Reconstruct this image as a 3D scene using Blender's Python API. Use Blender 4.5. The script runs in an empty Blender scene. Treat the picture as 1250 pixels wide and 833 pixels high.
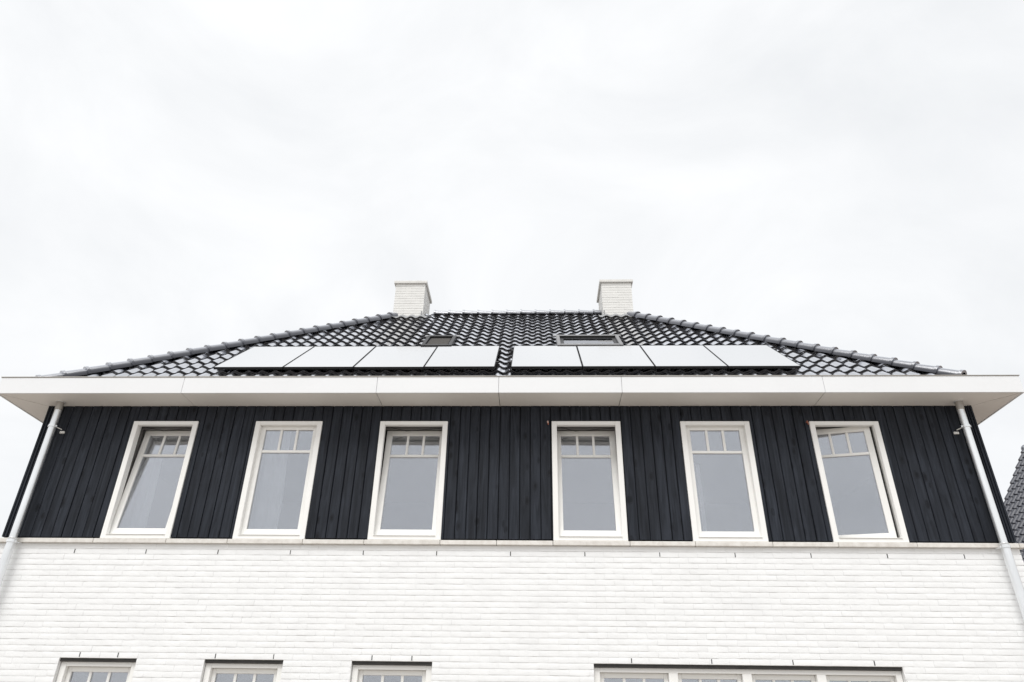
import bpy, bmesh, math, random
from mathutils import Vector, Matrix
random.seed(7)
R = math.radians
scene = bpy.context.scene

# ------------------------------------------------------------------ camera
EYE = 1.65                                   # eye height above the ground
def rot_axes(p, y, r):
    cp, sp, cy, sy, cr, sr = math.cos(p), math.sin(p), math.cos(y), math.sin(y), math.cos(r), math.sin(r)
    fw = Vector((sy*cp, cy*cp, sp)); rt = Vector((cy, -sy, 0)); up = rt.cross(fw)
    return rt*cr + up*sr, up*cr - rt*sr, fw
CAM = Vector((0, -8.2, EYE))
RT, UP, FW = rot_axes(R(29.33527), R(-2.11146), R(0.83597))
cam_data = bpy.data.cameras.new('camera')
cam_data.sensor_width = 36; cam_data.lens = 862.999*36/1250
cam_data.clip_start = 0.05; cam_data.clip_end = 3000
cam = bpy.data.objects.new('camera', cam_data)
scene.collection.objects.link(cam)
cam.matrix_world = Matrix(((RT.x, UP.x, -FW.x, CAM.x), (RT.y, UP.y, -FW.y, CAM.y), (RT.z, UP.z, -FW.z, CAM.z), (0, 0, 0, 1)))
scene.camera = cam
def to_px(p):
    v = Vector(p) - CAM; d = v.dot(FW)
    return 625 + 863*v.dot(RT)/d, 416.5 - 863*v.dot(UP)/d, d

# ------------------------------------------------------------------ overcast sky
SUN_EL, SUN_AZ = R(59), R(196)               # behind the camera and a little to its left
world = bpy.data.worlds.new('World'); scene.world = world; world.use_nodes = True
nt = world.node_tree; nt.nodes.clear()
out = nt.nodes.new('ShaderNodeOutputWorld'); bg = nt.nodes.new('ShaderNodeBackground')
sky = nt.nodes.new('ShaderNodeTexSky'); sky.sky_type = 'NISHITA'; sky.sun_disc = False
sky.sun_elevation = SUN_EL; sky.sun_rotation = SUN_AZ; sky.air_density = 1.0; sky.dust_density = 4.0
tc = nt.nodes.new('ShaderNodeTexCoord')
mp = nt.nodes.new('ShaderNodeMapping'); mp.inputs['Scale'].default_value = (1.0, 1.0, 1.7)
nz = nt.nodes.new('ShaderNodeTexNoise'); nz.inputs['Scale'].default_value = 2.6; nz.inputs['Detail'].default_value = 6; nz.inputs['Roughness'].default_value = .55; nz.inputs['Distortion'].default_value = .6
ramp = nt.nodes.new('ShaderNodeValToRGB')
ramp.color_ramp.elements[0].position = .28; ramp.color_ramp.elements[0].color = (6.85, 6.98, 7.12, 1)
ramp.color_ramp.elements[1].position = .70; ramp.color_ramp.elements[1].color = (8.2, 8.25, 8.3, 1)
mix = nt.nodes.new('ShaderNodeMix'); mix.data_type = 'RGBA'; mix.inputs['Factor'].default_value = .95
nt.links.new(tc.outputs['Generated'], mp.inputs['Vector']); nt.links.new(mp.outputs['Vector'], nz.inputs['Vector'])
nt.links.new(nz.outputs['Fac'], ramp.inputs['Fac'])
nt.links.new(sky.outputs['Color'], mix.inputs['A']); nt.links.new(ramp.outputs['Color'], mix.inputs['B'])
nt.links.new(mix.outputs['Result'], bg.inputs['Color']); bg.inputs['Strength'].default_value = .083
nt.links.new(bg.outputs['Background'], out.inputs['Surface'])

sun_data = bpy.data.lights.new('sun', 'SUN'); sun_data.energy = 1.5; sun_data.angle = R(30); sun_data.color = (1, .99, .975)
sun = bpy.data.objects.new('sun', sun_data); scene.collection.objects.link(sun)
to_sun = Vector((math.sin(SUN_AZ)*math.cos(SUN_EL), math.cos(SUN_AZ)*math.cos(SUN_EL), math.sin(SUN_EL)))
sun.rotation_euler = to_sun.to_track_quat('Z', 'Y').to_euler(); sun.location = (-4, -20, 20)

vs = scene.view_settings; vs.view_transform = 'Standard'; vs.look = 'None'; vs.gamma = 1; vs.use_curve_mapping = False
vs.exposure = .66

# ------------------------------------------------------------------ materials
MATS = {}
def new_mat(name):
    m = bpy.data.materials.new(name); m.use_nodes = True; MATS[name] = m
    return m, m.node_tree, m.node_tree.nodes['Principled BSDF']
def nd(t, kind, **kw):
    n = t.nodes.new(kind)
    for k, v in kw.items():
        if k in n.inputs: n.inputs[k].default_value = v
        else: setattr(n, k, v)
    return n
def surf(name, col, rough=.6, var=.08, scale=6, bump=0, bscale=60, stretch=(1, 1, 1), rnd=0, metal=0, spec=None, detail=5, col2=None):
    """principled surface: noise-mottled colour, per-object value shift, fine bump"""
    m, t, b = new_mat(name)
    co = nd(t, 'ShaderNodeTexCoord'); mp = nd(t, 'ShaderNodeMapping', Scale=stretch)
    t.links.new(co.outputs['Object'], mp.inputs['Vector'])
    n = nd(t, 'ShaderNodeTexNoise', Scale=scale, Detail=detail, Roughness=.6)
    oi = nd(t, 'ShaderNodeObjectInfo')
    ofs = nd(t, 'ShaderNodeVectorMath', operation='MULTIPLY_ADD'); ofs.inputs[1].default_value = (37, 37, 37)
    t.links.new(oi.outputs['Random'], ofs.inputs[0]); t.links.new(mp.outputs['Vector'], ofs.inputs[2])
    t.links.new(ofs.outputs[0], n.inputs['Vector'])
    r = nd(t, 'ShaderNodeValToRGB')
    a = tuple(c*(1-var) for c in col); c2 = col2 or tuple(min(1, c*(1+var)) for c in col)
    r.color_ramp.elements[0].position = .3; r.color_ramp.elements[0].color = (*a, 1)
    r.color_ramp.elements[1].position = .7; r.color_ramp.elements[1].color = (*c2, 1)
    t.links.new(n.outputs['Fac'], r.inputs['Fac'])
    last = r.outputs['Color']
    if rnd:
        mr = nd(t, 'ShaderNodeMapRange'); mr.inputs['To Min'].default_value = 1-rnd; mr.inputs['To Max'].default_value = 1+rnd
        t.links.new(oi.outputs['Random'], mr.inputs['Value'])
        hv = nd(t, 'ShaderNodeHueSaturation'); t.links.new(mr.outputs['Result'], hv.inputs['Value']); t.links.new(last, hv.inputs['Color'])
        last = hv.outputs['Color']
    t.links.new(last, b.inputs['Base Color'])
    b.inputs['Roughness'].default_value = rough; b.inputs['Metallic'].default_value = metal
    if spec is not None: b.inputs['Specular IOR Level'].default_value = spec
    if bump:
        n2 = nd(t, 'ShaderNodeTexNoise', Scale=bscale, Detail=4, Roughness=.65); t.links.new(ofs.outputs[0], n2.inputs['Vector'])
        bp = nd(t, 'ShaderNodeBump', Strength=bump, Distance=.004); t.links.new(n2.outputs['Fac'], bp.inputs['Height'])
        t.links.new(bp.outputs['Normal'], b.inputs['Normal'])
    return m
surf('white_brick', (.86, .867, .867), .62, .035, 3.2, .55, 55, rnd=.012)
surf('white_mortar', (.80, .80, .79), .8, .06, 9, .7, 90)
surf('chimney_brick', (.74, .735, .71), .7, .05, 6, .5, 60)
surf('white_paint', (.88, .875, .85), .34, .018, 3, .05, 30, spec=.45)
surf('fascia_white', (.80, .81, .82), .42, .015, 1.2, 0, spec=.4)
surf('soffit_white', (.82, .79, .75), .55, .02, 1.5, 0)
surf('coping_stone', (.70, .665, .615), .7, .10, 14, .35, 120, col2=(.79, .77, .73), rnd=.03)
surf('zinc', (.84, .86, .875), .33, .08, 7, .08, 40, stretch=(1, 1, .25), metal=.68)
surf('zinc_trim', (.42, .40, .37), .5, .08, 5, 0, metal=.5)
surf('lead', (.28, .285, .29), .6, .15, 8, .3, 40)
surf('steel_dark', (.035, .033, .031), .65, .3, 9, .2, 60)
surf('grey_alu', (.24, .24, .245), .45, .08, 6, 0, metal=.3)
surf('weep_grey', (.05, .05, .05), .8, .2, 9)
surf('blind_cloth', (.045, .04, .035), .8, .1, 9)
surf('black_gap', (.008, .008, .009), .9, .1, 5)
surf('panel_frame', (.012, .012, .013), .4, .1, 5)
surf('rail_metal', (.03, .03, .032), .45, .1, 5, metal=.3)
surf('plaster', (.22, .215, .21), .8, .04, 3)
surf('room_floor', (.28, .22, .16), .6, .12, 4)
surf('rubber', (.02, .02, .02), .7, .1, 5)
surf('cable_red', (.30, .10, .06), .5, .2, 20)
surf('clip_pink', (.62, .42, .36), .5, .1, 20)
surf('concrete_cap', (.70, .69, .66), .75, .06, 9, .3, 60)
surf('neighbour_wall', (.30, .17, .12), .8, .2, 12, .5, 60)

# stained boards: long grain, knots, slow tonal drift
m, t, b = new_mat('black_board')
co = nd(t, 'ShaderNodeTexCoord'); oi = nd(t, 'ShaderNodeObjectInfo')
ofs = nd(t, 'ShaderNodeVectorMath', operation='MULTIPLY_ADD'); ofs.inputs[1].default_value = (11, 5, 53)
t.links.new(oi.outputs['Random'], ofs.inputs[0]); t.links.new(co.outputs['Object'], ofs.inputs[2])
mp = nd(t, 'ShaderNodeMapping', Scale=(26, 26, 1.6)); t.links.new(ofs.outputs[0], mp.inputs['Vector'])
kv = nd(t, 'ShaderNodeTexVoronoi', Scale=1.0); kmap = nd(t, 'ShaderNodeMapping', Scale=(7.5, .01, 3.4)); t.links.new(ofs.outputs[0], kmap.inputs['Vector']); t.links.new(kmap.outputs['Vector'], kv.inputs['Vector'])
kr = nd(t, 'ShaderNodeMapRange'); kr.inputs['From Min'].default_value = .06; kr.inputs['From Max'].default_value = .24; kr.inputs['To Min'].default_value = 1; kr.inputs['To Max'].default_value = 0
t.links.new(kv.outputs['Distance'], kr.inputs['Value'])
dv = nd(t, 'ShaderNodeVectorMath', operation='MULTIPLY_ADD'); dv.inputs[1].default_value = (2.2, 2.2, 2.2)
t.links.new(kr.outputs['Result'], dv.inputs[0]); t.links.new(mp.outputs['Vector'], dv.inputs[2])
gn = nd(t, 'ShaderNodeTexNoise', Scale=1.0, Detail=6, Roughness=.6, Distortion=.7); t.links.new(dv.outputs[0], gn.inputs['Vector'])
rr = nd(t, 'ShaderNodeValToRGB'); e = rr.color_ramp.elements
e[0].position = .36; e[0].color = (.0100, .0122, .0172, 1); e[1].position = .68; e[1].color = (.0290, .0340, .0450, 1)
t.links.new(gn.outputs['Fac'], rr.inputs['Fac'])
kd = nd(t, 'ShaderNodeMix', data_type='RGBA', blend_type='MULTIPLY'); kd.inputs['B'].default_value = (.30, .30, .32, 1)
t.links.new(kr.outputs['Result'], kd.inputs['Factor']); t.links.new(rr.outputs['Color'], kd.inputs['A'])
sn = nd(t, 'ShaderNodeTexNoise', Scale=2.2, Detail=3); t.links.new(ofs.outputs[0], sn.inputs['Vector'])
sm = nd(t, 'ShaderNodeMapRange'); sm.inputs['From Min'].default_value = .3; sm.inputs['From Max'].default_value = .7; sm.inputs['To Min'].default_value = .86; sm.inputs['To Max'].default_value = 1.14
t.links.new(sn.outputs['Fac'], sm.inputs['Value'])
mr = nd(t, 'ShaderNodeMapRange'); mr.inputs['To Min'].default_value = .9; mr.inputs['To Max'].default_value = 1.1; t.links.new(oi.outputs['Random'], mr.inputs['Value'])
mm = nd(t, 'ShaderNodeMath', operation='MULTIPLY'); t.links.new(sm.outputs['Result'], mm.inputs[0]); t.links.new(mr.outputs['Result'], mm.inputs[1])
hv = nd(t, 'ShaderNodeHueSaturation'); t.links.new(mm.outputs[0], hv.inputs['Value']); t.links.new(kd.outputs['Result'], hv.inputs['Color'])
t.links.new(hv.outputs['Color'], b.inputs['Base Color'])
bp = nd(t, 'ShaderNodeBump', Strength=.8, Distance=.004); t.links.new(gn.outputs['Fac'], bp.inputs['Height']); t.links.new(bp.outputs['Normal'], b.inputs['Normal'])
b.inputs['Roughness'].default_value = .6; b.inputs['Specular IOR Level'].default_value = .2

# glazed clay tiles: near-black body under a strong glaze
def glaze(name, base, ior, rough):
    m, t, b = new_mat(name)
    co = nd(t, 'ShaderNodeTexCoord'); oi = nd(t, 'ShaderNodeObjectInfo')
    n = nd(t, 'ShaderNodeTexNoise', Scale=9, Detail=4); t.links.new(co.outputs['Object'], n.inputs['Vector'])
    mr = nd(t, 'ShaderNodeMapRange'); mr.inputs['To Min'].default_value = rough*.8; mr.inputs['To Max'].default_value = rough*1.3
    t.links.new(n.outputs['Fac'], mr.inputs['Value']); t.links.new(mr.outputs['Result'], b.inputs['Roughness'])
    b.inputs['Base Color'].default_value = (*base, 1); b.inputs['IOR'].default_value = 1.5
    gl = nd(t, 'ShaderNodeBsdfGlossy', Color=(.93, .95, 1, 1)); t.links.new(mr.outputs['Result'], gl.inputs['Roughness'])
    lw = nd(t, 'ShaderNodeLayerWeight', Blend=.5); pw = nd(t, 'ShaderNodeMath', operation='POWER'); pw.inputs[1].default_value = ior
    t.links.new(lw.outputs['Facing'], pw.inputs[0]); mx = nd(t, 'ShaderNodeMixShader'); t.links.new(pw.outputs[0], mx.inputs[0])
    t.links.new(b.outputs[0], mx.inputs[1]); t.links.new(gl.outputs[0], mx.inputs[2]); t.links.new(mx.outputs[0], t.nodes['Material Output'].inputs['Surface'])
    bp = nd(t, 'ShaderNodeBump', Strength=.12, Distance=.004); n2 = nd(t, 'ShaderNodeTexNoise', Scale=22, Detail=2); t.links.new(co.outputs['Object'], n2.inputs['Vector'])
    t.links.new(n2.outputs['Fac'], bp.inputs['Height']); t.links.new(bp.outputs['Normal'], b.inputs['Normal']); t.links.new(bp.outputs['Normal'], gl.inputs['Normal'])
    return m
glaze('black_tile', (.009, .009, .012), 1.2, .13)
glaze('hip_tile_glaze', (.034, .035, .045), 1.9, .30)
glaze('neighbour_tile', (.024, .026, .038), 3.2, .32)

# glass: part mirror, part see-through (coated insulating glass)
def glass(name, f0, tint, rough=.0, wav=.0):
    m, t, b = new_mat(name); t.nodes.remove(b); o = t.nodes['Material Output']
    tr = nd(t, 'ShaderNodeBsdfTransparent', Color=(*tint, 1)); gl = nd(t, 'ShaderNodeBsdfGlossy', Color=(.93, .95, 1, 1), Roughness=rough)
    lw = nd(t, 'ShaderNodeFresnel', IOR=1.5); mr = nd(t, 'ShaderNodeMapRange'); mr.inputs['From Min'].default_value = .04; mr.inputs['To Min'].default_value = f0
    t.links.new(lw.outputs['Fac'], mr.inputs['Value'])
    if wav:
        co = nd(t, 'ShaderNodeTexCoord'); n = nd(t, 'ShaderNodeTexNoise', Scale=2.5, Detail=1); t.links.new(co.outputs['Object'], n.inputs['Vector'])
        bp = nd(t, 'ShaderNodeBump', Strength=wav, Distance=.02); t.links.new(n.outputs['Fac'], bp.inputs['Height']); t.links.new(bp.outputs['Normal'], gl.inputs['Normal'])
    mx = nd(t, 'ShaderNodeMixShader'); t.links.new(mr.outputs['Result'], mx.inputs[0]); t.links.new(tr.outputs[0], mx.inputs[1]); t.links.new(gl.outputs[0], mx.inputs[2])
    t.links.new(mx.outputs[0], o.inputs['Surface']); return m
glass('window_glass', .30, (.86, .88, .9), 0, .06)
# solar glass over dark cells: strongly reflecting at this low angle
m, t, b = new_mat('solar_glass')
b.inputs['Base Color'].default_value = (.012, .013, .018, 1); b.inputs['Roughness'].default_value = .12; b.inputs['IOR'].default_value = 1.5
gl = nd(t, 'ShaderNodeBsdfGlossy', Color=(.97, .975, .98, 1), Roughness=.10)
lw = nd(t, 'ShaderNodeLayerWeight', Blend=.5); pw = nd(t, 'ShaderNodeMath', operation='POWER'); pw.inputs[1].default_value = .38; t.links.new(lw.outputs['Facing'], pw.inputs[0]); mx = nd(t, 'ShaderNodeMixShader')
t.links.new(pw.outputs[0], mx.inputs[0]); t.links.new(b.outputs[0], mx.inputs[1]); t.links.new(gl.outputs[0], mx.inputs[2])
t.links.new(mx.outputs[0], t.nodes['Material Output'].inputs['Surface'])
# sheer curtain
m, t, b = new_mat('sheer'); o = t.nodes['Material Output']
df = nd(t, 'ShaderNodeBsdfDiffuse', Color=(.93, .93, .91, 1)); tl = nd(t, 'ShaderNodeBsdfTranslucent', Color=(.8, .8, .8, 1)); m1 = nd(t, 'ShaderNodeMixShader'); m1.inputs[0].default_value = .3
t.links.new(df.outputs[0], m1.inputs[1]); t.links.new(tl.outputs[0], m1.inputs[2]); t.links.new(m1.outputs[0], o.inputs['Surface'])
# ground: warm concrete paving
m, t, b = new_mat('paving')
co = nd(t, 'ShaderNodeTexCoord'); br = nd(t, 'ShaderNodeTexBrick', Scale=1.0); br.inputs['Color1'].default_value = (.36, .325, .29, 1); br.inputs['Color2'].default_value = (.31, .28, .25, 1); br.inputs['Mortar'].default_value = (.14, .12, .10, 1)
br.inputs['Brick Width'].default_value = .21; br.inputs['Row Height'].default_value = .105; br.inputs['Mortar Size'].default_value = .004
t.links.new(co.outputs['Object'], br.inputs['Vector']); t.links.new(br.outputs['Color'], b.inputs['Base Color']); b.inputs['Roughness'].default_value = .85
# plain brick texture for the sides nobody sees close up
m, t, b = new_mat('side_brick')
co = nd(t, 'ShaderNodeTexCoord'); mp = nd(t, 'ShaderNodeMapping', Rotation=(R(90), 0, 0)); br = nd(t, 'ShaderNodeTexBrick', Scale=1.0)
br.inputs['Color1'].default_value = (.79, .79, .77, 1); br.inputs['Color2'].default_value = (.77, .77, .75, 1); br.inputs['Mortar'].default_value = (.66, .66, .64, 1)
br.inputs['Brick Width'].default_value = .211; br.inputs['Row Height'].default_value = .061; br.inputs['Mortar Size'].default_value = .004
sx = nd(t, 'ShaderNodeSeparateXYZ'); cx = nd(t, 'ShaderNodeCombineXYZ'); ad = nd(t, 'ShaderNodeMath', operation='ADD')
t.links.new(co.outputs['Object'], sx.inputs[0]); t.links.new(sx.outputs['X'], ad.inputs[0]); t.links.new(sx.outputs['Y'], ad.inputs[1]); t.links.new(ad.outputs[0], cx.inputs['X']); t.links.new(sx.outputs['Z'], cx.inputs['Y'])
t.links.new(cx.outputs[0], br.inputs['Vector']); t.links.new(br.outputs['Color'], b.inputs['Base Color']); b.inputs['Roughness'].default_value = .7

# ------------------------------------------------------------------ mesh helpers
COL = scene.collection
class MB:
    def __init__(s): s.v = []; s.f = []
    def add(s, vs, fs, M=None):
        k = len(s.v); s.v += [tuple(M @ Vector(p)) if M else tuple(p) for p in vs]; s.f += [tuple(i+k for i in f) for f in fs]; return s
    def box(s, x0, x1, y0, y1, z0, z1, M=None):
        return s.add([(x0,y0,z0),(x1,y0,z0),(x1,y1,z0),(x0,y1,z0),(x0,y0,z1),(x1,y0,z1),(x1,y1,z1),(x0,y1,z1)],
                     [(0,3,2,1),(4,5,6,7),(0,1,5,4),(1,2,6,5),(2,3,7,6),(3,0,4,7)], M)
    def prism(s, poly, z0, z1, M=None):
        n = len(poly)
        vs = [(x,y,z0) for x,y in poly] + [(x,y,z1) for x,y in poly]
        fs = [tuple(range(n-1,-1,-1)), tuple(range(n,2*n))] + [(i,(i+1)%n,(i+1)%n+n,i+n) for i in range(n)]
        return s.add(vs, fs, M)
    def tube(s, path, rad, seg=14, caps=True):
        rings = []
        path = [Vector(p) for p in path]; k0 = len(s.v)
        for i, p in enumerate(path):
            d = (path[min(i+1,len(path)-1)] - path[max(i-1,0)]).normalized()
            a = d.cross(Vector((0,1,0)));  a = a if a.length > .1 else d.cross(Vector((1,0,0))); a.normalize(); b = d.cross(a)
            r = rad[i] if isinstance(rad, (list, tuple)) else rad
            s.v += [tuple(p + (a*math.cos(2*math.pi*j/seg) + b*math.sin(2*math.pi*j/seg))*r) for j in range(seg)]
        for i in range(len(path)-1):
            for j in range(seg):
                A = k0+i*seg; s.f.append((A+j, A+(j+1)%seg, A+seg+(j+1)%seg, A+seg+j))
        if caps: s.f.append(tuple(k0+j for j in range(seg))); s.f.append(tuple(k0+(len(path)-1)*seg+j for j in range(seg-1,-1,-1)))
        return s
    def mesh(s, name, mat, bevel=0, smooth=0, planes=None):
        me = bpy.data.meshes.new(name); me.from_pydata(s.v, [], s.f)
        if bevel or planes:
            bm = bmesh.new(); bm.from_mesh(me)
            for co_, no_ in (planes or []):
                bmesh.ops.bisect_plane(bm, geom=bm.verts[:]+bm.edges[:]+bm.faces[:], plane_co=co_, plane_no=no_, clear_outer=True)
            if bevel:
                bmesh.ops.recalc_face_normals(bm, faces=bm.faces[:])
                bmesh.ops.bevel(bm, geom=[e for e in bm.edges if len(e.link_faces)==2 and e.calc_face_angle(0) > .5], offset=bevel, segments=1, affect='EDGES', clamp_overlap=True)
            bm.to_mesh(me); bm.free()
        if smooth:
            me.polygons.foreach_set('use_smooth', [True]*len(me.polygons)); me.set_sharp_from_angle(angle=R(smooth))
        me.materials.append(MATS[mat]); me.update(); return me
    def build(s, name, mat, parent=None, **kw): return link(name, s.mesh(name, mat, **kw), parent)
def link(name, data, parent=None, M=None):
    o = bpy.data.objects.new(name, data); COL.objects.link(o)
    if M is not None: o.matrix_basis = M
    if parent: adopt(o, parent)
    return o
def adopt(o, parent):
    o.parent = parent
    if parent.type == 'EMPTY': o.matrix_parent_inverse = Matrix.Translation(-parent.location)
    return o
def thing(name, loc, label, cat, group=None):
    o = bpy.data.objects.new(name, None); o.empty_display_size = .3; o.location = loc; COL.objects.link(o); return tag(o, label, cat, group)
def tag(o, label=None, cat=None, group=None, kind=None):
    if label: o['label'] = label
    if cat: o['category'] = cat
    if group: o['group'] = group
    if kind: o['kind'] = kind
    return o
def holes_wall(x0, x1, z0, z1, holes, y0, y1):
    """a slab with rectangular openings, as joined cells"""
    mb = MB(); xs = sorted({x0, x1, *[h[0] for h in holes], *[h[1] for h in holes]}); zs = sorted({z0, z1, *[h[2] for h in holes], *[h[3] for h in holes]})
    for i in range(len(xs)-1):
        j = 0
        while j < len(zs)-1:
            inh = lambda k: any(h[0] < (xs[i]+xs[i+1])/2 < h[1] and h[2] < (zs[k]+zs[k+1])/2 < h[3] for h in holes)
            if inh(j): j += 1; continue
            k = j
            while k+1 < len(zs)-1 and not inh(k+1): k += 1
            mb.box(xs[i], xs[i+1], y0, y1, zs[j], zs[k+1]); j = k+1
    return mb

# ------------------------------------------------------------------ ground
g = MB().add([(-900,-900,0),(900,-900,0),(900,900,0),(-900,900,0)], [(0,1,2,3)]).build('ground', 'paving'); tag(g, kind='structure')

# ================================================================== THE HOUSE
E_ = EYE
XL, XR = -6.283, 5.411                       # wall corners
OL, OR, OF = -6.725, 5.832, -.39             # eave corners and front of the eave
ZB, ZT = 1.983+E_, 3.46+E_                   # upper windows
ZS, ZF = 3.676+E_, 3.899+E_                  # soffit, top of fascia
ZCB = 1.923+E_                               # underside of coping
ZH = .70+E_                                  # head of the lower windows
PITCH = R(41.2); TAN = math.tan(PITCH); YR = 3.85; YB = 2*YR   # ridge depth; YB - OF .. back eave
BACK = 2*YR - 0.0
house = thing('house', ((XL+XR)/2, YR, 0), 'wide house with white painted brick below, black boarded upper floor and hipped tile roof', 'house')
UPW = [(-5.1,-4.269,'tilt'), (-3.528,-2.679,'shut'), (-1.944,-1.092,'tilt'), (.207,1.061,'tilt'), (1.8,2.649,'shut'), (3.381,4.221,'turn')]
LOW = [(-5.152,-4.301), (-3.559,-2.702), (-1.964,-1.102), (.611,3.819)]
LZ0 = .62                                    # sill of the lower windows

# ---- brick wall ---------------------------------------------------------
lowholes = [(a, b, LZ0, ZH) for a, b in LOW]
wall = holes_wall(XL+.012, XR-.012, 0, ZCB, lowholes, .0062, .10).build('brick_wall', 'white_mortar', house)
MOD, CRS = .21112, .06115
JX, JZ = .0010, .0065
def brick_mesh(L, H, seed, rough=.0016):
    rnd = random.Random(seed); mb = MB(); nx, nz = 4, 2
    u = lambda i: (i/nx-.5)*L; w = lambda j: (j/nz-.5)*H
    vs, fs = [], []
    idx = lambda i, j: i*(nz+1)+j
    for i in range(nx+1):
        for j in range(nz+1):
            edge = j in (0, nz)
            vs.append((u(i)+rnd.uniform(-1,1)*.0010*(0 < i < nx), (.0022 if edge else 0)+rnd.uniform(-1,1)*rough, w(j)+rnd.uniform(-1,1)*.0011))
    for i in range(nx):
        for j in range(nz): fs.append((idx(i,j), idx(i+1,j), idx(i+1,j+1), idx(i,j+1)))
    per = [idx(i,0) for i in range(nx)] + [idx(nx,j) for j in range(nz)] + [idx(i,nz) for i in range(nx,0,-1)] + [idx(0,j) for j in range(nz,0,-1)]
    k = len(vs)
    for p in per: vs.append((vs[p][0], .098, vs[p][2]))
    for a in range(len(per)):
        b2 = (a+1) % len(per); fs.append((per[b2], per[a], k+a, k+b2))
    mb.add(vs, fs); return mb
variants = [brick_mesh(MOD-JX, CRS-JZ, 100+k) for k in range(12)]
var_mesh = None
jobs, cut = [], MB()
ncourse = int(ZCB/CRS)+1
for c in range(ncourse):
    zc = ZCB - (c+.5)*CRS
    if zc < 0: break
    x = -.284 - MOD*40 + (MOD/2 if c % 2 == 0 else 0)      # course 1 (second from top) carries the weep holes at its joints
    segs = [(XL, XR)]
    for a, b, z0, z1 in lowholes:
        if z0-.02 < zc < z1: segs = [q for s0, s1 in segs for q in ((s0, min(s1, a)), (max(s0, b), s1)) if q[1]-q[0] > .01]
    while x < XR:
        for s0, s1 in segs:
            a, b = max(x, s0), min(x+MOD, s1)
            if b-a > .03:
                ctr = ((a+b)/2, random.uniform(-.0014, .0014), zc+random.uniform(-.0009, .0009)); rz = random.uniform(-.003, .003); ry = random.uniform(-.0025, .0025)
                if b-a > MOD-.001: jobs.append((ctr, rz, ry))
                else: mb = brick_mesh(b-a-JX, CRS-JZ, random.random()); cut.add(mb.v, mb.f, Matrix.Translation(ctr))
        x += MOD
def vis(j):
    u, v, d = to_px(j[0]); return 0 if (u < 12 or u > 1238 or v > 828) else 1/d
jobs.sort(key=vis, reverse=True)
from mathutils import Euler
vm = [v.mesh('brick', 'white_brick', smooth=50) for v in variants]
for i, (ctr, rz, ry) in enumerate(jobs):
    M = Matrix.Translation(ctr) @ Euler((0, ry, rz)).to_matrix().to_4x4()
    if i < 300: link('brick', vm[i % 12], wall, M)
    else: cut.add(variants[random.randrange(12)].v, variants[0].f, M)
tag(cut.build('brick_mass', 'white_brick', wall, smooth=50), kind='stuff')
# weep holes: open joints
def weep(x, z): MB().box(x-.0045, x+.0045, -.0022, .02, z-CRS/2+.010, z+CRS/2-.006).build('weep_hole', 'weep_grey', wall)
for k in range(13): weep(-.284+(k-6)*4*MOD, ZCB-1.5*CRS)
for x in (-4.939,-4.517,-3.448,-2.814,-1.751,-1.322,1.011,1.851,2.696,3.538): weep(x, ZH+.5*CRS)
# steel lintels
for a, b in LOW: MB().box(a+.001, b-.001, .022, .13, ZH-.032, ZH-.001).build('lintel', 'steel_dark', wall)
# other walls of the block
sw = MB()
sw.box(XL, XL+.1, .1, YB, 0, ZCB); sw.box(XR-.1, XR, .1, YB, 0, ZCB); sw.box(XL, XR, YB, YB+.1, 0, ZCB)
sw.build('side_wall', 'side_brick', house)

# ---- coping -------------------------------------------------------------
coping = MB().box(XL-.03, XR+.03, .0, .12, ZCB+.003, ZB-.012).build('coping', 'steel_dark', house)
CJ = [XL-.045,-5.148,-4.288,-3.566,-2.686,-1.973,-1.094,-.446,.2,1.075,1.815,2.679,3.411,4.283,5.402,XR+.045]
for a, b in zip(CJ, CJ[1:]):
    if b-a < .06: b = a + .06
    MB().add([(a+.0025,-.038,ZCB),(b-.0025,-.038,ZCB),(b-.0025,.10,ZCB),(a+.0025,.10,ZCB),(a+.0025,-.038,ZB-.010),(b-.0025,-.038,ZB-.010),(b-.0025,.10,ZB+.003),(a+.0025,.10,ZB+.003)],
             [(0,3,2,1),(4,5,6,7),(0,1,5,4),(1,2,6,5),(2,3,7,6),(3,0,4,7)]).build('coping_stone', 'coping_stone', coping, bevel=.004)

# ---- black boarding -----------------------------------------------------
upholes = [(a-.004, b+.004, ZB-.01, ZT+.004) for a, b, _ in UPW]
clad = holes_wall(XL+.03, XR-.03, ZB-.005, ZS-.002, upholes, .040, .062).build('boarded_wall', 'black_gap', house)
BP = .1254
def board(x0, x1, corner=False):
    mb = MB(); y0, y1 = .012+random.uniform(-.0025,.0025), .038
    ztop = ZS-.004; zbot = ZB+.018+random.uniform(-.002, .002)
    parts = [(x0, x1, zbot)]
    for a, b, z0, z1 in upholes:
        nxt = []
        for p0, p1, zb in parts:
            lo, hi = max(p0, a), min(p1, b)
            if zb > zbot+.1 or hi-lo <= .001: nxt.append((p0, p1, zb)); continue
            if lo-p0 > .004: nxt.append((p0, lo, zb))
            nxt.append((lo, hi, z1+.006))
            if p1-hi > .004: nxt.append((hi, p1, zb))
        parts = nxt
    tilt = random.uniform(-.0025, .0025)
    for p0, p1, zb in parts:
        c0 = .0055 if abs(p0-x0) < 1e-6 else 0; c1 = .0055 if abs(p1-x1) < 1e-6 else 0
        prof = [(p0, y1), (p0, y0+c0+tilt), (p0+c0, y0+tilt), (p1-c1, y0-tilt), (p1, y0+c1-tilt), (p1, y1)]
        q = []
        for p in prof:
            if not q or (abs(p[0]-q[-1][0])+abs(p[1]-q[-1][1])) > 1e-5: q.append(p)
        mb.prism(q, zb, ztop)
    return mb.build('board', 'black_board', clad)
x = .066 - BP*60
while x+BP < XL+.06: x += BP
edges = [XL+.055]
while x < XR-.06:
    if x > edges[-1]+.03: edges.append(x)
    x += BP
edges.append(XR-.055)
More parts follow.
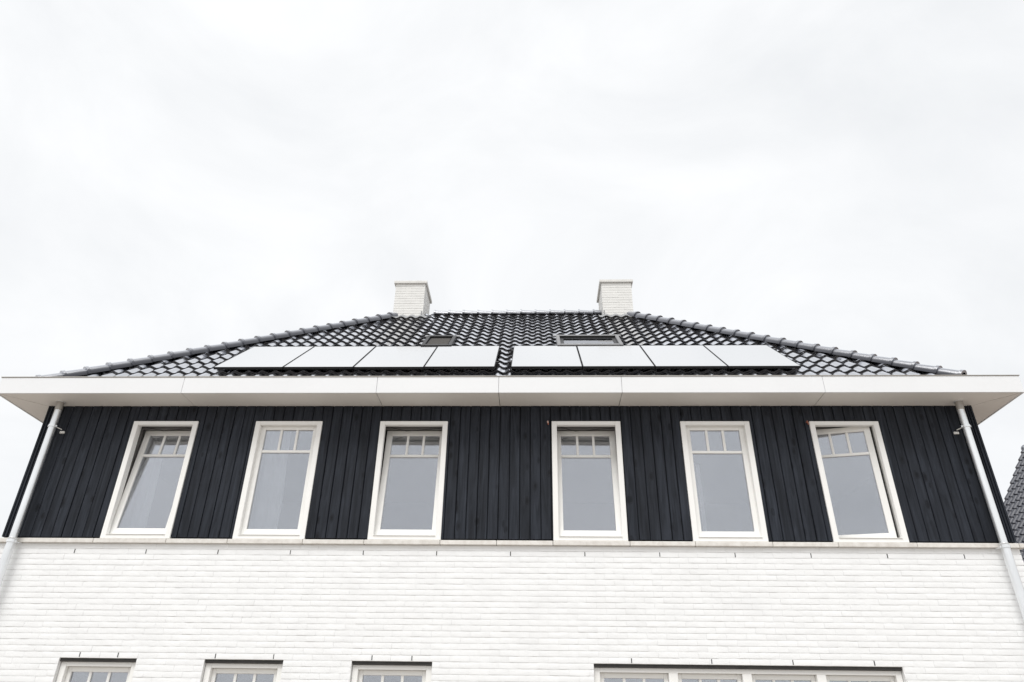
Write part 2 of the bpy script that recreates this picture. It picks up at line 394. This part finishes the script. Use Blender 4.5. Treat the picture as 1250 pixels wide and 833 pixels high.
for a, b in zip(edges, edges[1:]): board(a+random.uniform(.0028,.0046), b-random.uniform(.0028,.0046))
for x0, x1 in ((XL, XL+.022), (XL+.028, XL+.052), (XR-.022, XR), (XR-.052, XR-.028)):
    MB().box(x0, x1, .0+(.006 if x0 in (XL+.028, XR-.052) else 0), .05, ZB+.012, ZS-.003).build('corner_trim', 'black_board', clad, bevel=.003)
sc_ = MB(); sc_.box(XL+.001, XL+.04, .052, YB, ZB-.01, ZS); sc_.box(XR-.04, XR-.001, .052, YB, ZB-.01, ZS); sc_.box(XL+.041, XR-.041, YB-.05, YB, ZB-.01, ZS)
sc_.build('side_boarding', 'black_board', house)

# ---- rooms behind the windows -------------------------------------------
inn = MB()
holes_in = upholes
inn = holes_wall(XL+.12, XR-.12, ZB-.75, ZS-.018, [(a+.02, b-.02, z0+.03, z1-.03) for a, b, z0, z1 in upholes], .20, .24)
inn.build('inner_wall', 'plaster', house)
lw_ = holes_wall(XL+.12, XR-.12, .02, 2.9, [(a+.02, b-.02, z0+.03, z1-.03) for a, b, z0, z1 in lowholes], .25, .29).build('inner_wall', 'plaster', house)
MB().box(XL+.06, XR-.06, .205, 5.0, ZS-.019, ZS+.03).build('ceiling', 'plaster', house)
MB().box(XL+.12, XR-.12, .245, 4.25, 2.88, 3.2).build('upper_floor', 'room_floor', house)
MB().box(XL+.12, XR-.12, .29, 4.2, .01, .05).build('lower_floor', 'room_floor', house)
MB().box(XL+.12, XR-.12, 4.2, 4.3, .01, ZS+.01).build('back_partition', 'plaster', house)
for xa, xb in ((XL+.105, XL+.135), (XR-.135, XR-.105)): MB().box(xa, xb, .21, 4.25, .02, ZS+.005).build('room_end_wall', 'plaster', house)
# ---- windows ------------------------------------------------------------
def ring(mb, x0, x1, z0, z1, l, r, tp, bt, y0, y1, M=None):
    """rectangular frame with mitre-free butted members"""
    mb.box(x0, x0+l, y0, y1, z0, z1, M); mb.box(x1-r, x1, y0, y1, z0, z1, M)
    mb.box(x0+l, x1-r, y0, y1, z1-tp, z1, M); mb.box(x0+l, x1-r, y0, y1, z0, z0+bt, M)
def sash_set(x0, x1, z0, z1, y, M, parent, trans=.30, label=None, stile=.074, toprail=.068, botrail=.098):
    """sash with three small lights over one big one; M swings it"""
    mb = MB(); ring(mb, x0, x1, z0, z1, stile, stile, toprail, botrail, y, y+.055, M)
    s = mb.build('sash', 'white_paint', parent, bevel=.004)
    gx0, gx1, gz0, gz1 = x0+stile, x1-stile, z0+botrail, z1-toprail
    zt = gz1-trans+.015
    MB().box(gx0, gx1, y+.006, y+.047, zt-.017, zt+.017, M).build('glazing_bar', 'white_paint', parent, bevel=.004)
    w = (gx1-gx0)/3
    for k in (1, 2): MB().box(gx0+k*w-.0155, gx0+k*w+.0155, y+.008, y+.045, zt+.017, gz1, M).build('glazing_bar', 'white_paint', parent, bevel=.004)
    yg = y+.022
    for k in range(3): MB().box(gx0+k*w+(.0155 if k else 0), gx0+(k+1)*w-(.0155 if k < 2 else 0), yg, yg+.008, zt+.017, gz1, M).build('pane', 'window_glass', parent)
    MB().box(gx0, gx1, yg, yg+.008, gz0, zt-.017, M).build('pane', 'window_glass', parent)
for i, (a, b, st) in enumerate(UPW):
    fm = MB(); Y0 = -.004
    ring(fm, a, b, ZB, ZT, .064, .064, .050, .046, Y0, .055)                  # outer lip
    ring(fm, a+.001, b-.001, ZB+.001, ZT-.001, .044, .044, .022, .030, .0555, .125)   # rebate behind it
    win = fm.build('window', 'white_paint', house, bevel=.0035)
    lab = {'tilt': 'white framed sash window tilted inwards at the top', 'shut': 'closed white framed sash window', 'turn': 'white framed window swung inwards on its right side'}[st]
    win['label'] = lab
    sx0, sx1, sz0, sz1, sy = a+.047, b-.047, ZB+.032, ZT-.026, .058
    if st == 'tilt':
        ang = R(7.2); piv = Vector((0, sy+.03, sz0)); sz0 += .004
        M = Matrix.Translation(piv) @ Matrix.Rotation(-ang, 4, 'X') @ Matrix.Translation(-piv)
    elif st == 'turn':
        ang = R(12.5); piv = Vector((sx1-.01, sy+.05, 0))
        M = Matrix.Translation(piv+Vector((-.030, .012, 0))) @ Matrix.Rotation(-ang, 4, 'Z') @ Matrix.Translation(-piv)
    else: M = Matrix.Identity(4)
    sash_set(sx0, sx1, sz0, sz1, sy, M, win)
    if st == 'tilt':                                                             # stay arm across the gap
        MB().tube([(a+.12, .10, ZT-.045), (a+.30, .2, ZT-.052), (b-.1, .12, ZT-.047)], .004, 6).build('stay_arm', 'rubber', win)
    MB().box(a+.066, b-.066, -.014, .0535, ZB+.0462, ZB+.0505).build('weather_bar', 'white_paint', win)
for (a, b), n in zip(LOW, (1, 1, 1, 4)):
    fm = MB(); z1 = ZH-.033; z0 = LZ0+.05
    y0 = .052
    fm.box(a+.004, a+.066, y0, .25, z0, z1); fm.box(b-.066, b-.004, y0, .25, z0, z1)
    fm.box(a+.066, b-.066, y0, .25, z1-.046, z1); fm.box(a+.066, b-.066, y0, .25, z0, z0+.05)
    w = (b-a-.132)/n
    for k in range(1, n): fm.box(a+.066+k*w-.048, a+.066+k*w+.048, y0+.001, .249, z0+.05, z1-.046)
    win = fm.build('window', 'white_paint', house, bevel=.0035)
    win['label'] = 'wide ground floor window of four lights' if n == 4 else 'ground floor window in white brick'
    for k in range(n):
        x0 = a+.066+k*w+(.048 if k else 0); x1 = a+.066+(k+1)*w-(.048 if k < n-1 else 0)
        sash_set(x0+.001, x1-.001, z0+.051, z1-.047, y0+.052, None, win, trans=.33, stile=.045, toprail=.05, botrail=.07)
    MB().box(a-.03, b+.03, -.04, .12, LZ0-.012, LZ0+.048).build('window_sill', 'coping_stone', wall, bevel=.004)

# ---- eaves: fascia, soffit, gutter --------------------------------------
eave = MB()
eave.box(OL+.022, OR-.022, OF+.022, OF+.034, ZS+.006, ZF-.02)      # timber behind fascia, gutter bed and inner edge
eave.box(OL+.022, OR-.022, OF+.034, -.15, ZS+.008, ZS+.05)
eave.box(OL+.022, OL+.034, OF+.034, YB-OF-.034, ZS+.006, ZF-.02); eave.box(OR-.034, OR-.022, OF+.034, YB-OF-.034, ZS+.006, ZF-.02)
eave = eave.build('eave', 'lead', house)
FJ = [OL, -4.377, -1.947, -.443, 1.059, 3.49, OR]
for a, b in zip(FJ, FJ[1:]): MB().box(a+.0018, b-.0018, OF, OF+.018, ZS-.006, ZF-.012).build('fascia_panel', 'fascia_white', eave, bevel=.0025)
for x0, x1 in ((OL, OL+.018), (OR-.018, OR)):
    for k in range(3):
        ya = OF+.0195+k*2.8; MB().box(x0, x1, ya, ya+2.796, ZS-.006, ZF-.012).build('fascia_panel', 'fascia_white', eave, bevel=.0025)
MB().box(OL+.002, OR-.002, YB-OF-.018, YB-OF, ZS-.006, ZF-.012).build('fascia_panel', 'fascia_white', eave)
MB().box(OL-.006, OR+.006, OF-.008, OF+.045, ZF-.011, ZF).build('gutter_trim', 'zinc_trim', eave, bevel=.002)
for x0, x1 in ((OL-.006, OL+.045), (OR-.045, OR+.006)): MB().box(x0, x1, OF+.046, YB-OF, ZF-.011, ZF).build('gutter_trim', 'zinc_trim', eave, bevel=.002)
e0 = OF+.0185
xs_ = FJ[1:-1]
def soffit(poly): MB().prism(poly, ZS, ZS+.006).build('soffit_panel', 'soffit_white', eave)
gap = .0036
soffit([(OL+.0215+gap, e0), (xs_[0]-gap, e0), (xs_[0]-gap, .05), (XL+.03+gap, .05)])
for a, b in zip(xs_, xs_[1:]): soffit([(a+gap, e0), (b-gap, e0), (b-gap, .05), (a+gap, .05)])
soffit([(xs_[-1]+gap, e0), (OR-.0215-gap, e0), (XR-.03-gap, .05), (xs_[-1]+gap, .05)])
for sgn, oo, xx in ((1, OL, XL), (-1, OR, XR)):
    for k in range(3):
        ya, yb_ = (e0+.011 if k == 0 else k*2.6), (k+1)*2.6-.004
        p = [(oo+sgn*.0195, ya), (xx+sgn*.03, .061 if k == 0 else ya), (xx+sgn*.03, yb_), (oo+sgn*.0195, yb_)]
        soffit(p if sgn > 0 else p[::-1])
MB().box(OL+.02, OR-.02, YB, YB-OF-.02, ZS, ZS+.006).build('soffit_panel', 'soffit_white', eave)

# ---- roof ---------------------------------------------------------------
ZE = 3.68+E_                                 # roof plane height above the front of the eave
def rz_(y): return ZE+(y-OF)*TAN
run = YR-OF; ZRIDGE = rz_(YR); RX0, RX1 = OL+run, OR-run
lift = -.05
roof = MB()
c = [(OL,OF,ZE+lift),(OR,OF,ZE+lift),(OR,YB-OF,ZE+lift),(OL,YB-OF,ZE+lift),(RX0,YR,ZRIDGE+lift),(RX1,YR,ZRIDGE+lift)]
ins = .20
zi = ZE+lift+ins*TAN
c[0] = (OL+ins,OF+ins,zi); c[1] = (OR-ins,OF+ins,zi); c[2] = (OR-ins,YB-OF-ins,zi); c[3] = (OL+ins,YB-OF-ins,zi)
roof.add(c, [(0,1,5,4),(1,2,5),(2,3,4,5),(3,0,4)])
roof = roof.build('roof', 'black_gap', house)
CW, GA = .1885, .2842
def tile_mesh(amp=.036, cw=CW, ga=GA, seed=0, up=.026, th_=.019):
    rnd = random.Random(seed); mb = MB(); n = 10
    x0, x1 = -cw/2, cw/2+.006; L = ga+.06
    def h(x):
        th = 2*math.pi*x/cw; return amp*(.5+.5*math.cos(th+.15*math.sin(th))) + (.0025 if x > cw/2+.001 else 0)
    xs = [x0+(x1-x0)*k/n for k in range(n+1)]
    j = [rnd.uniform(-.0012, .0012) for _ in xs]
    rows = [[(x, 0, h(x)+up-th_) for x in xs], [(x, j[k]-.0, h(x)+up) for k, x in enumerate(xs)], [(x, L, h(x)) for x in xs]]
    vs = [p for r in rows for p in r]; m_ = n+1
    fs = [(r*m_+k, r*m_+k+1, (r+1)*m_+k+1, (r+1)*m_+k) for r in range(2) for k in range(n)]
    fs += [(n, m_+n, 2*m_+n), (0, 2*m_, m_)]
    return mb.add(vs, fs)
FR = Matrix(((1,0,0,0),(0,math.cos(PITCH),-math.sin(PITCH),OF),(0,math.sin(PITCH),math.cos(PITCH),ZE),(0,0,0,1)))   # roof frame: x, up the slope, outwards
tvar = [tile_mesh(seed=k) for k in range(6)]
tmesh = [v.mesh('roof_tile', 'black_tile', smooth=40) for v in tvar]
SL = run/math.cos(PITCH)
PX = [(-4.393, -.536), (-.325, 3.545)]; PS0, PL_ = .865, 1.42   # solar panel field
SKY = [(.35, 1.365), (-1.77, -1.29)]; SK0, SK1 = 2.37, 3.12
CH = [(-2.775, -2.185), (1.325, 1.915)]; CHY0, CHY1 = 3.53, 4.24
cand, mass = [], MB()
row = 0; s = 5.49-GA*19
hipL, hipR = (Vector((OL, OF, 0)), Vector((-1, 1, 0)).normalized()), (Vector((OR, OF, 0)), Vector((1, 1, 0)).normalized())
while s < SL-.05:
    ymid = OF+s*math.cos(PITCH); wl, wr = OL+(ymid-OF), OR-(ymid-OF)
    x = .244-CW*60
    while x < wr+.3:
        if x > wl-.3:
            skip = any(a+.03 < x < b-.03 and SK0-.05 < s < SK1-.28 for a, b in SKY)
            M = FR @ Matrix.Translation((x, s, -.022)) @ Euler((random.uniform(-.006,.006), random.uniform(-.012,.012), random.uniform(-.006,.006))).to_matrix().to_4x4()
            if not skip:
                p = M @ Vector((0, .15, .04)); u, v, d = to_px(p)
                whole = x-CW/2 > wl+.32 and x+CW/2+.03 < wr-.32
                hidden = any(a-.05 < x < b+.05 and PS0-.22 < s < PS0+PL_+.1 for a, b in PX) or any(a-.1 < x < b+.1 and s > 4.8 for a, b in CH) or s < .3
                cand.append((0 if (hidden or not whole) else 1/d, M))
        x += CW
    s += GA
cand.sort(key=lambda q: q[0], reverse=True)
for i, (k, M) in enumerate(cand):
    if i < 300 and k > 0: link('roof_tile', tmesh[i % 6], roof, M)
    else: tv = tvar[random.randrange(6)]; mass.add(tv.v, tv.f, M)
tag(mass.build('roof_tile_mass', 'black_tile', roof, smooth=40, planes=[hipL, hipR, (Vector((0, YR+.02, 0)), Vector((0,1,0)))]), kind='stuff')
# hip and ridge tiles
def cap_mesh(L=.33, r=.094):
    mb = MB(); n = 12; rings = [(0, r+.021), (.036, r+.020), (.038, r+.006), (.2, r+.003), (L, r-.004)]
    vs = []
    for y, rr in rings:
        for k in range(n+1):
            a = math.pi*(-.06+1.12*k/n); vs.append((math.cos(a)*rr, y, math.sin(a)*rr))
    fs = [(i*(n+1)+k+1, i*(n+1)+k, (i+1)*(n+1)+k, (i+1)*(n+1)+k+1) for i in range(len(rings)-1) for k in range(n)]
    vs += [(math.cos(math.pi*(-.06+1.12*k/n))*(r-.012), 0, math.sin(math.pi*(-.06+1.12*k/n))*(r-.012)) for k in range(n+1)]
    q = len(rings)*(n+1); fs += [(k, k+1, q+k+1, q+k) for k in range(n)]
    return mb.add(vs, fs)
hipm = cap_mesh().mesh('hip_tile', 'hip_tile_glaze', smooth=35)
def lay_caps(p0, p1, step, name, start=0, drop=.0, skipx=None):
    d = (p1-p0); Ln = d.length; d.normalize(); side = d.cross(Vector((0,0,1))).normalized(); up = side.cross(d)
    q = start
    while q < Ln-.1:
        p = p0+d*q+up*drop+Vector((0,0,random.uniform(-.002,.002)))
        if not (skipx and any(a-.04 < p.x < b-.0 for a, b in skipx)):
            tl_ = R(-1.6)+random.uniform(-.006,.006)
            M = Matrix.Translation(p) @ Matrix(((side.x,d.x,up.x,0),(side.y,d.y,up.y,0),(side.z,d.z,up.z,0),(0,0,0,1))) @ Matrix.Rotation(tl_, 4, 'X')
            link(name, hipm, roof, M)
        q += step
lay_caps(Vector((OL,OF,ZE)), Vector((RX0,YR,ZRIDGE)), .2872, 'hip_tile', .467, .012)
lay_caps(Vector((OR,OF,ZE)), Vector((RX1,YR,ZRIDGE)), .2872, 'hip_tile', .68, .012)
lay_caps(Vector((OL,YB-OF,ZE)), Vector((RX0,YR,ZRIDGE)), .2872, 'hip_tile', .467, .012)
lay_caps(Vector((OR,YB-OF,ZE)), Vector((RX1,YR,ZRIDGE)), .2872, 'hip_tile', .467, .012)
lay_caps(Vector((RX0-.1,YR,ZRIDGE-.025)), Vector((RX1+.1,YR,ZRIDGE-.025)), .2872, 'ridge_tile', .0, .0, CH)

# chimneys
for ci, (a, b) in enumerate(CH):
    zc0, zc1 = rz_(CHY0)-.5, 7.915+E_
    ch = MB().box(a+.012, b-.012, CHY0+.012, CHY1-.012, zc0, zc1).build('chimney', 'white_mortar', house)
    ch['label'] = 'white brick chimney with flat cap'
    bm_ = MB(); z = zc1; k = 0; c_ = .0575
    while z > zc0+.1:
        z -= c_; off = (k % 2)*MOD/2; k += 1
        for (u0, u1, face) in ((a, b, 0), (CHY0, CHY1, 1), (a, b, 2), (CHY0, CHY1, 3)):
            x = u0-off
            while x < u1-.01:
                p, q_ = max(x, u0), min(x+MOD, u1)
                if q_-p > .03:
                    j = random.uniform(-.0015, .0015); g0, g1 = p+.0004, q_-.0004
                    zz0, zz1 = z+.0028, z+c_-.0028
                    if face == 0: bm_.box(g0, g1, CHY0+j, CHY0+.02, zz0, zz1)
                    elif face == 2: bm_.box(g0, g1, CHY1-.02, CHY1+j, zz0, zz1)
                    elif face == 3: bm_.box(a+j, a+.02, max(g0, CHY0+.021), min(g1, CHY1-.021), zz0, zz1)
                    else: bm_.box(b-.02, b+j, max(g0, CHY0+.021), min(g1, CHY1-.021), zz0, zz1)
                x += MOD
    tag(bm_.build('chimney_brick', 'chimney_brick', ch), kind='stuff')
    MB().box(a-.035, b+.035, CHY0-.035, CHY1+.035, zc1+.002, zc1+.062).build('chimney_cap', 'concrete_cap', ch, bevel=.005)
    # lead apron dressed over the tiles at the foot of the stack
    ap = MB(); n = 24; s0 = (CHY0-OF)/math.cos(PITCH)
    vs = []
    for sv, lf in ((s0-.10, .044), (s0+.04, .054)):
        for k in range(n+1):
            x = a-.09+(b-a+.18)*k/n; vs.append(tuple(FR @ Vector((x, sv, lf+.018*math.cos(2*math.pi*(x-.244)/CW)))))
    ap.add(vs, [(k, k+1, n+2+k, n+1+k) for k in range(n)]); ap.build('lead_apron', 'lead', ch, smooth=60)
    ix = b+.03 if ci == 0 else a-.03
    fl = MB(); fl.box(min(b if ci == 0 else a-.10, 99), (b+.10 if ci == 0 else a), CHY0+.02, YR-.1, rz_(CHY0), rz_(CHY0)+.05)
    MB().tube([(ix-.05*(1 if ci == 0 else -1), CHY0-.04, rz_(CHY0-.04)-.02), (ix-.05*(1 if ci == 0 else -1), CHY0-.04, rz_(CHY0-.04)+.17)], .012, 8).build('vent_pipe', 'lead', ch, smooth=40)

# roof windows
for (a, b), op in zip(SKY, (1, 0)):
    fm = MB(); l0 = -.02; l1 = .08
    fm.box(a, a+.055, SK0, SK1, l0, l1, FR); fm.box(b-.055, b, SK0, SK1, l0, l1, FR); fm.box(a+.055, b-.055, SK1-.06, SK1, l0, l1+.004, FR); fm.box(a+.055, b-.055, SK0, SK0+.07, l0, l1, FR)
    rw = fm.build('roof_window', 'grey_alu' if op else 'rail_metal', house, bevel=.006)
    rw['label'] = 'wide roof window' if op else 'narrow roof window'
    MB().box(a-.05, b+.05, SK1+.004, SK1+.09, .045, .066, FR).build('flashing', 'lead', rw, bevel=.004)
    MB().box(a+.076, b-.076, SK0+.071, SK1-.061, -.05, -.035, FR).build('roof_shaft', 'rubber', rw)
    sm_ = MB()
    for x0, x1, s0, s1 in ((a+.056, a+.115, SK0+.071, SK1-.061), (b-.115, b-.056, SK0+.071, SK1-.061), (a+.115, b-.115, SK1-.10, SK1-.061), (a+.115, b-.115, SK0+.071, SK0+.12)): sm_.box(x0, x1, s0, s1, -.01, .045, FR)
    sm_.build('sash', 'rail_metal', rw, bevel=.003)
    MB().box(a+.0555, b-.0555, SK1-.0635, SK1-.0605, -.01, .078, FR).build('lining', 'rubber', rw)
    MB().box(a+.115, b-.115, SK0+.12, SK1-.10, .030, .038, FR).build('pane', 'window_glass', rw)
    if not op: MB().box(a+.08, b-.08, SK0+.075, SK1-.11, .047, .052, FR).build('blind', 'blind_cloth', rw)

# ---- downpipes ----------------------------------------------------------
for x, sg in ((-6.056, 1), (5.190, -1)):
    yp = -.112; yo = -.118
    dp = MB()
    dp.tube([(x,yo,ZS+.02),(x,yo,ZS-.045),(x,yo,ZS-.068),(x,yp,ZS-.115),(x,yp,ZS-.14),(x,yp,2.05+E_),(x,yp,1.90+E_)], .040, 20, caps=False)
    dp.tube([(x,yp,1.935+E_),(x,yp,.2)], .046, 20, caps=True)
    dp = dp.build('downpipe', 'zinc', house, smooth=40)
    MB().tube([(x,yo,ZS-.002),(x,yo,ZS-.010)], .052, 20).build('pipe_rosette', 'zinc', dp, smooth=40)
    MB().tube([(x,yo,ZS-.010),(x,yo,ZS-.060),(x,yp,ZS-.112)], .0430, 20).build('pipe_socket', 'zinc_trim', dp, smooth=40)
    for zc, rr in ((3.345+E_, .040), (1.915+E_, .046), (.6+E_, .046)):
        MB().tube([(x,yp,zc-.016),(x,yp,zc-.014),(x,yp,zc+.014),(x,yp,zc+.016)], [rr+.002, rr+.007, rr+.007, rr+.002], 20).build('pipe_clamp', 'zinc', dp, smooth=40)
        for q in (-1, 1): MB().box(x+q*.050-.007, x+q*.050+.007, yp-.010, yp+.010, zc-.012, zc+.012).build('clamp_lug', 'zinc', dp, bevel=.003)
        wb = MB(); bx_ = x+sg*.066
        wb.tube([(x+sg*.03, yp+.03, zc), (x+sg*.05, .0, zc)], .006, 8)
        if zc > 3+E_:
            wb.box(bx_-.028, bx_+.028, -.004, .014, zc-.052, zc-.024)
            wb.tube([(bx_-.015, -.012, zc-.038), (bx_-.015, .0, zc-.038)], .008, 8); wb.tube([(bx_+.015, -.012, zc-.038), (bx_+.015, .0, zc-.038)], .008, 8)
        wb.build('wall_bracket', 'white_paint' if zc > 3+E_ else 'zinc', dp)
    MB().tube([(x,yp,1.955+E_),(x,yp,1.95+E_),(x,yp,1.94+E_)], [.041, .050, .048], 20).build('pipe_socket', 'zinc', dp, smooth=40)

# ---- cable ends beside two window heads ---------------------------------
for x, z, m_ in ((.160, 3.435, 'clip_pink'), (3.352, 3.437, 'cable_red')):
    cb = MB().tube([(x,.02,z+E_+.01),(x,-.005,z+E_+.012),(x+.004,-.02,z+E_-.004),(x+.006,-.022,z+E_-.03)], .008, 8).build('cable_end', 'cable_red', house, smooth=50)
    MB().tube([(x-.001,-.005,z+E_+.022),(x-.001,-.024,z+E_+.012),(x,-.026,z+E_-.012)], [.006,.011,.007], 8).build('cable_clip', m_, cb, smooth=50)

# ================================================================== SOLAR PANELS
PA = R(40.3)
PF = Matrix(((1,0,0,0),(0,math.cos(PA),-math.sin(PA),.262),(0,math.sin(PA),math.cos(PA),4.366+E_),(0,0,0,1)))   # origin on the lower edge, top surface
order = ['first', 'second', 'third', 'fourth']
for gi, (a, b) in enumerate(PX):
    w = (b-a)/4; sidew = 'left' if gi == 0 else 'right'
    for k in range(4):
        x0, x1 = a+k*w+.006, a+(k+1)*w-.006
        th = .034
        jit = Matrix.Translation((0, random.uniform(-.004,.004), random.uniform(-.002,.002)))
        M = PF @ jit
        root = thing('solar_panel', tuple(M @ Vector(((x0+x1)/2, 0, -th))), f'{order[k]} solar panel from the left in the {sidew} row on the black tile roof', 'solar panel', 'solar panels on the roof')
        f_ = MB(); fw_ = .007
        f_.box(x0, x0+fw_, 0, PL_, -th, 0, M); f_.box(x1-fw_, x1, 0, PL_, -th, 0, M); f_.box(x0+fw_, x1-fw_, 0, fw_, -th, 0, M); f_.box(x0+fw_, x1-fw_, PL_-fw_, PL_, -th, 0, M)
        f_.build('frame', 'panel_frame', root)
        MB().box(x0+fw_, x1-fw_, fw_, PL_-fw_, -.008, -.0015, M).build('glass', 'solar_glass', root)
        jb = MB().box((x0+x1)/2-.06, (x0+x1)/2+.06, PL_-.2, PL_-.1, -th+.004, -.0085, M).build('junction_box', 'rubber', root)
    for si, (sv, nm) in enumerate(((.30, 'lower'), (1.10, 'upper'))):
        r_ = MB().box(a-.05, b+.05, sv-.018, sv+.018, -.034-.031, -.0345, PF)
        r_ = r_.build('mounting_rail', 'rail_metal'); tag(r_, f'{nm} black mounting rail under the {sidew} row of solar panels', 'rail', 'mounting rails under the panels')
        for x in (a, b):
            pass
    for k in (0, 4):                                                             # end clamps
        for sv in (.30, 1.10):
            x = a+k*w; sgn = -1 if k == 0 else 1
            cl = MB().box(x+(-.034 if sgn < 0 else -.002), x+(.002 if sgn < 0 else .034), sv-.022, sv+.022, -.0345, .001, PF).build('panel_clamp', 'rail_metal')
            tag(cl, f'black end clamp at the {"lower" if sv < .5 else "upper"} {"left" if k == 0 else "right"} corner of the {sidew} solar row', 'clamp', 'end clamps of the solar rows')

# ================================================================== CURTAINS
def curtain(x0, x1, y, z0, z1, amp, wl, label, cat='curtain'):
    mb = MB(); n = max(8, int((x1-x0)/wl*10)); vs = []
    for j in range(5):
        z = z0+(z1-z0)*j/4; sp = 1+.06*math.sin(j*1.3)
        for k in range(n+1):
            u = k/n; vs.append((x0+(x1-x0)*(u*sp if sp < 1 else u), y+amp*math.sin(2*math.pi*u*(x1-x0)/wl+.5*math.sin(j)), z))
    mb.add(vs, [(j*(n+1)+k, j*(n+1)+k+1, (j+1)*(n+1)+k+1, (j+1)*(n+1)+k) for j in range(4) for k in range(n)])
    back = [(p[0], p[1]+.002, p[2]) for p in vs]
    mb.add(back, [(j*(n+1)+k+1, j*(n+1)+k, (j+1)*(n+1)+k, (j+1)*(n+1)+k+1) for j in range(4) for k in range(n)])
    return tag(mb.build('curtain', 'sheer', smooth=60), label, cat, 'sheer curtains behind the upper windows')
zc0, zc1 = 1.60+E_, 3.60+E_
curtain(-5.30, -4.82, .40, zc0, zc1, .02, .11, 'sheer white curtain hanging inside the leftmost tilted window')
curtain(-3.75, -3.12, .28, zc0, zc1, .018, .13, 'sheer white curtain covering the closed window between two tilted ones')
curtain(4.17, 4.45, .30, zc0, zc1, .02, .1, 'narrow white curtain inside the rightmost window that is swung open')
curtain(1.99, 2.035, .27, zc0, 3.0+E_, .003, .05, 'thin strip of white curtain inside the closed window right of the centre')

# ================================================================== NEIGHBOURING HOUSE (right edge)
nb = thing('house', (18, 9, 0), 'neighbouring house with grey tile roof behind the right corner', 'house')
NP = math.atan2(1.81, 1.2); P0 = Vector((14.65, 14.0, 6.57+E_)); P1 = Vector((15.87, 14.0, 8.41+E_))
dv_ = (P1-P0).normalized(); S0 = -5.6; base = P0+dv_*S0
wl_ = MB(); xr_ = P1.x; ex = base.x+.3; wz = base.z-.1
poly = [(ex, .0), (2*xr_-ex, .0), (2*xr_-ex, wz+.3), (xr_, P1.z-.15), (ex, wz+.3)]
Mx = Matrix(((1,0,0,0),(0,0,-1,13.9),(0,1,0,0),(0,0,0,1)))
wl_.prism(poly, 0, 9.5, Mx); wl_.build('wall', 'neighbour_wall', nb)
up_n = Vector((-dv_.z, 0, dv_.x))
NM = Matrix(((0, dv_.x, up_n.x, base.x), (-1, 0, 0, 14.0), (0, dv_.z, up_n.z, base.z), (0,0,0,1)))       # x: along eave towards the street, y: up slope
LN = (P1-base).length
nr = MB().box(.0, 10, .0, LN, -.16, -.04, NM)
NM2 = Matrix(((0, -dv_.x, -up_n.x, 2*P1.x-base.x), (-1, 0, 0, 14.0), (0, dv_.z, up_n.z, base.z), (0,0,0,1)))
nr.box(0, 10, 0, LN-.1, -.16, -.04, NM2)
nr = nr.build('roof', 'black_gap', nb)
tvn = tile_mesh(amp=.085, cw=.24, ga=.305, up=.05, th_=.045); ms = MB()
s = LN-.25
while s > 0:
    for k in range(16):
        ms.add(tvn.v, tvn.f, NM @ Matrix.Translation((.10+k*.24+random.uniform(-.004,.004), s, -.035+random.uniform(-.003,.003))))
    s -= .305
tag(ms.build('roof_tile_mass', 'neighbour_tile', nr, smooth=40), kind='stuff')
k = 0
while k < 8:
    M = Matrix.Translation((P1.x+.02, 13.98-k*.34, P1.z-.03)) @ Matrix.Rotation(math.pi, 4, 'Z')
    link('ridge_tile', hipm, nr, M @ Matrix.Scale(1.25, 4)); k += 1
MB().tube([(P1.x, 14.06, P1.z+.02), (P1.x, 14.02, P1.z+.02), (P1.x, 13.94, P1.z+.02)], [.05, .085, .09], 14).build('ridge_end', 'neighbour_tile', nr, smooth=50)
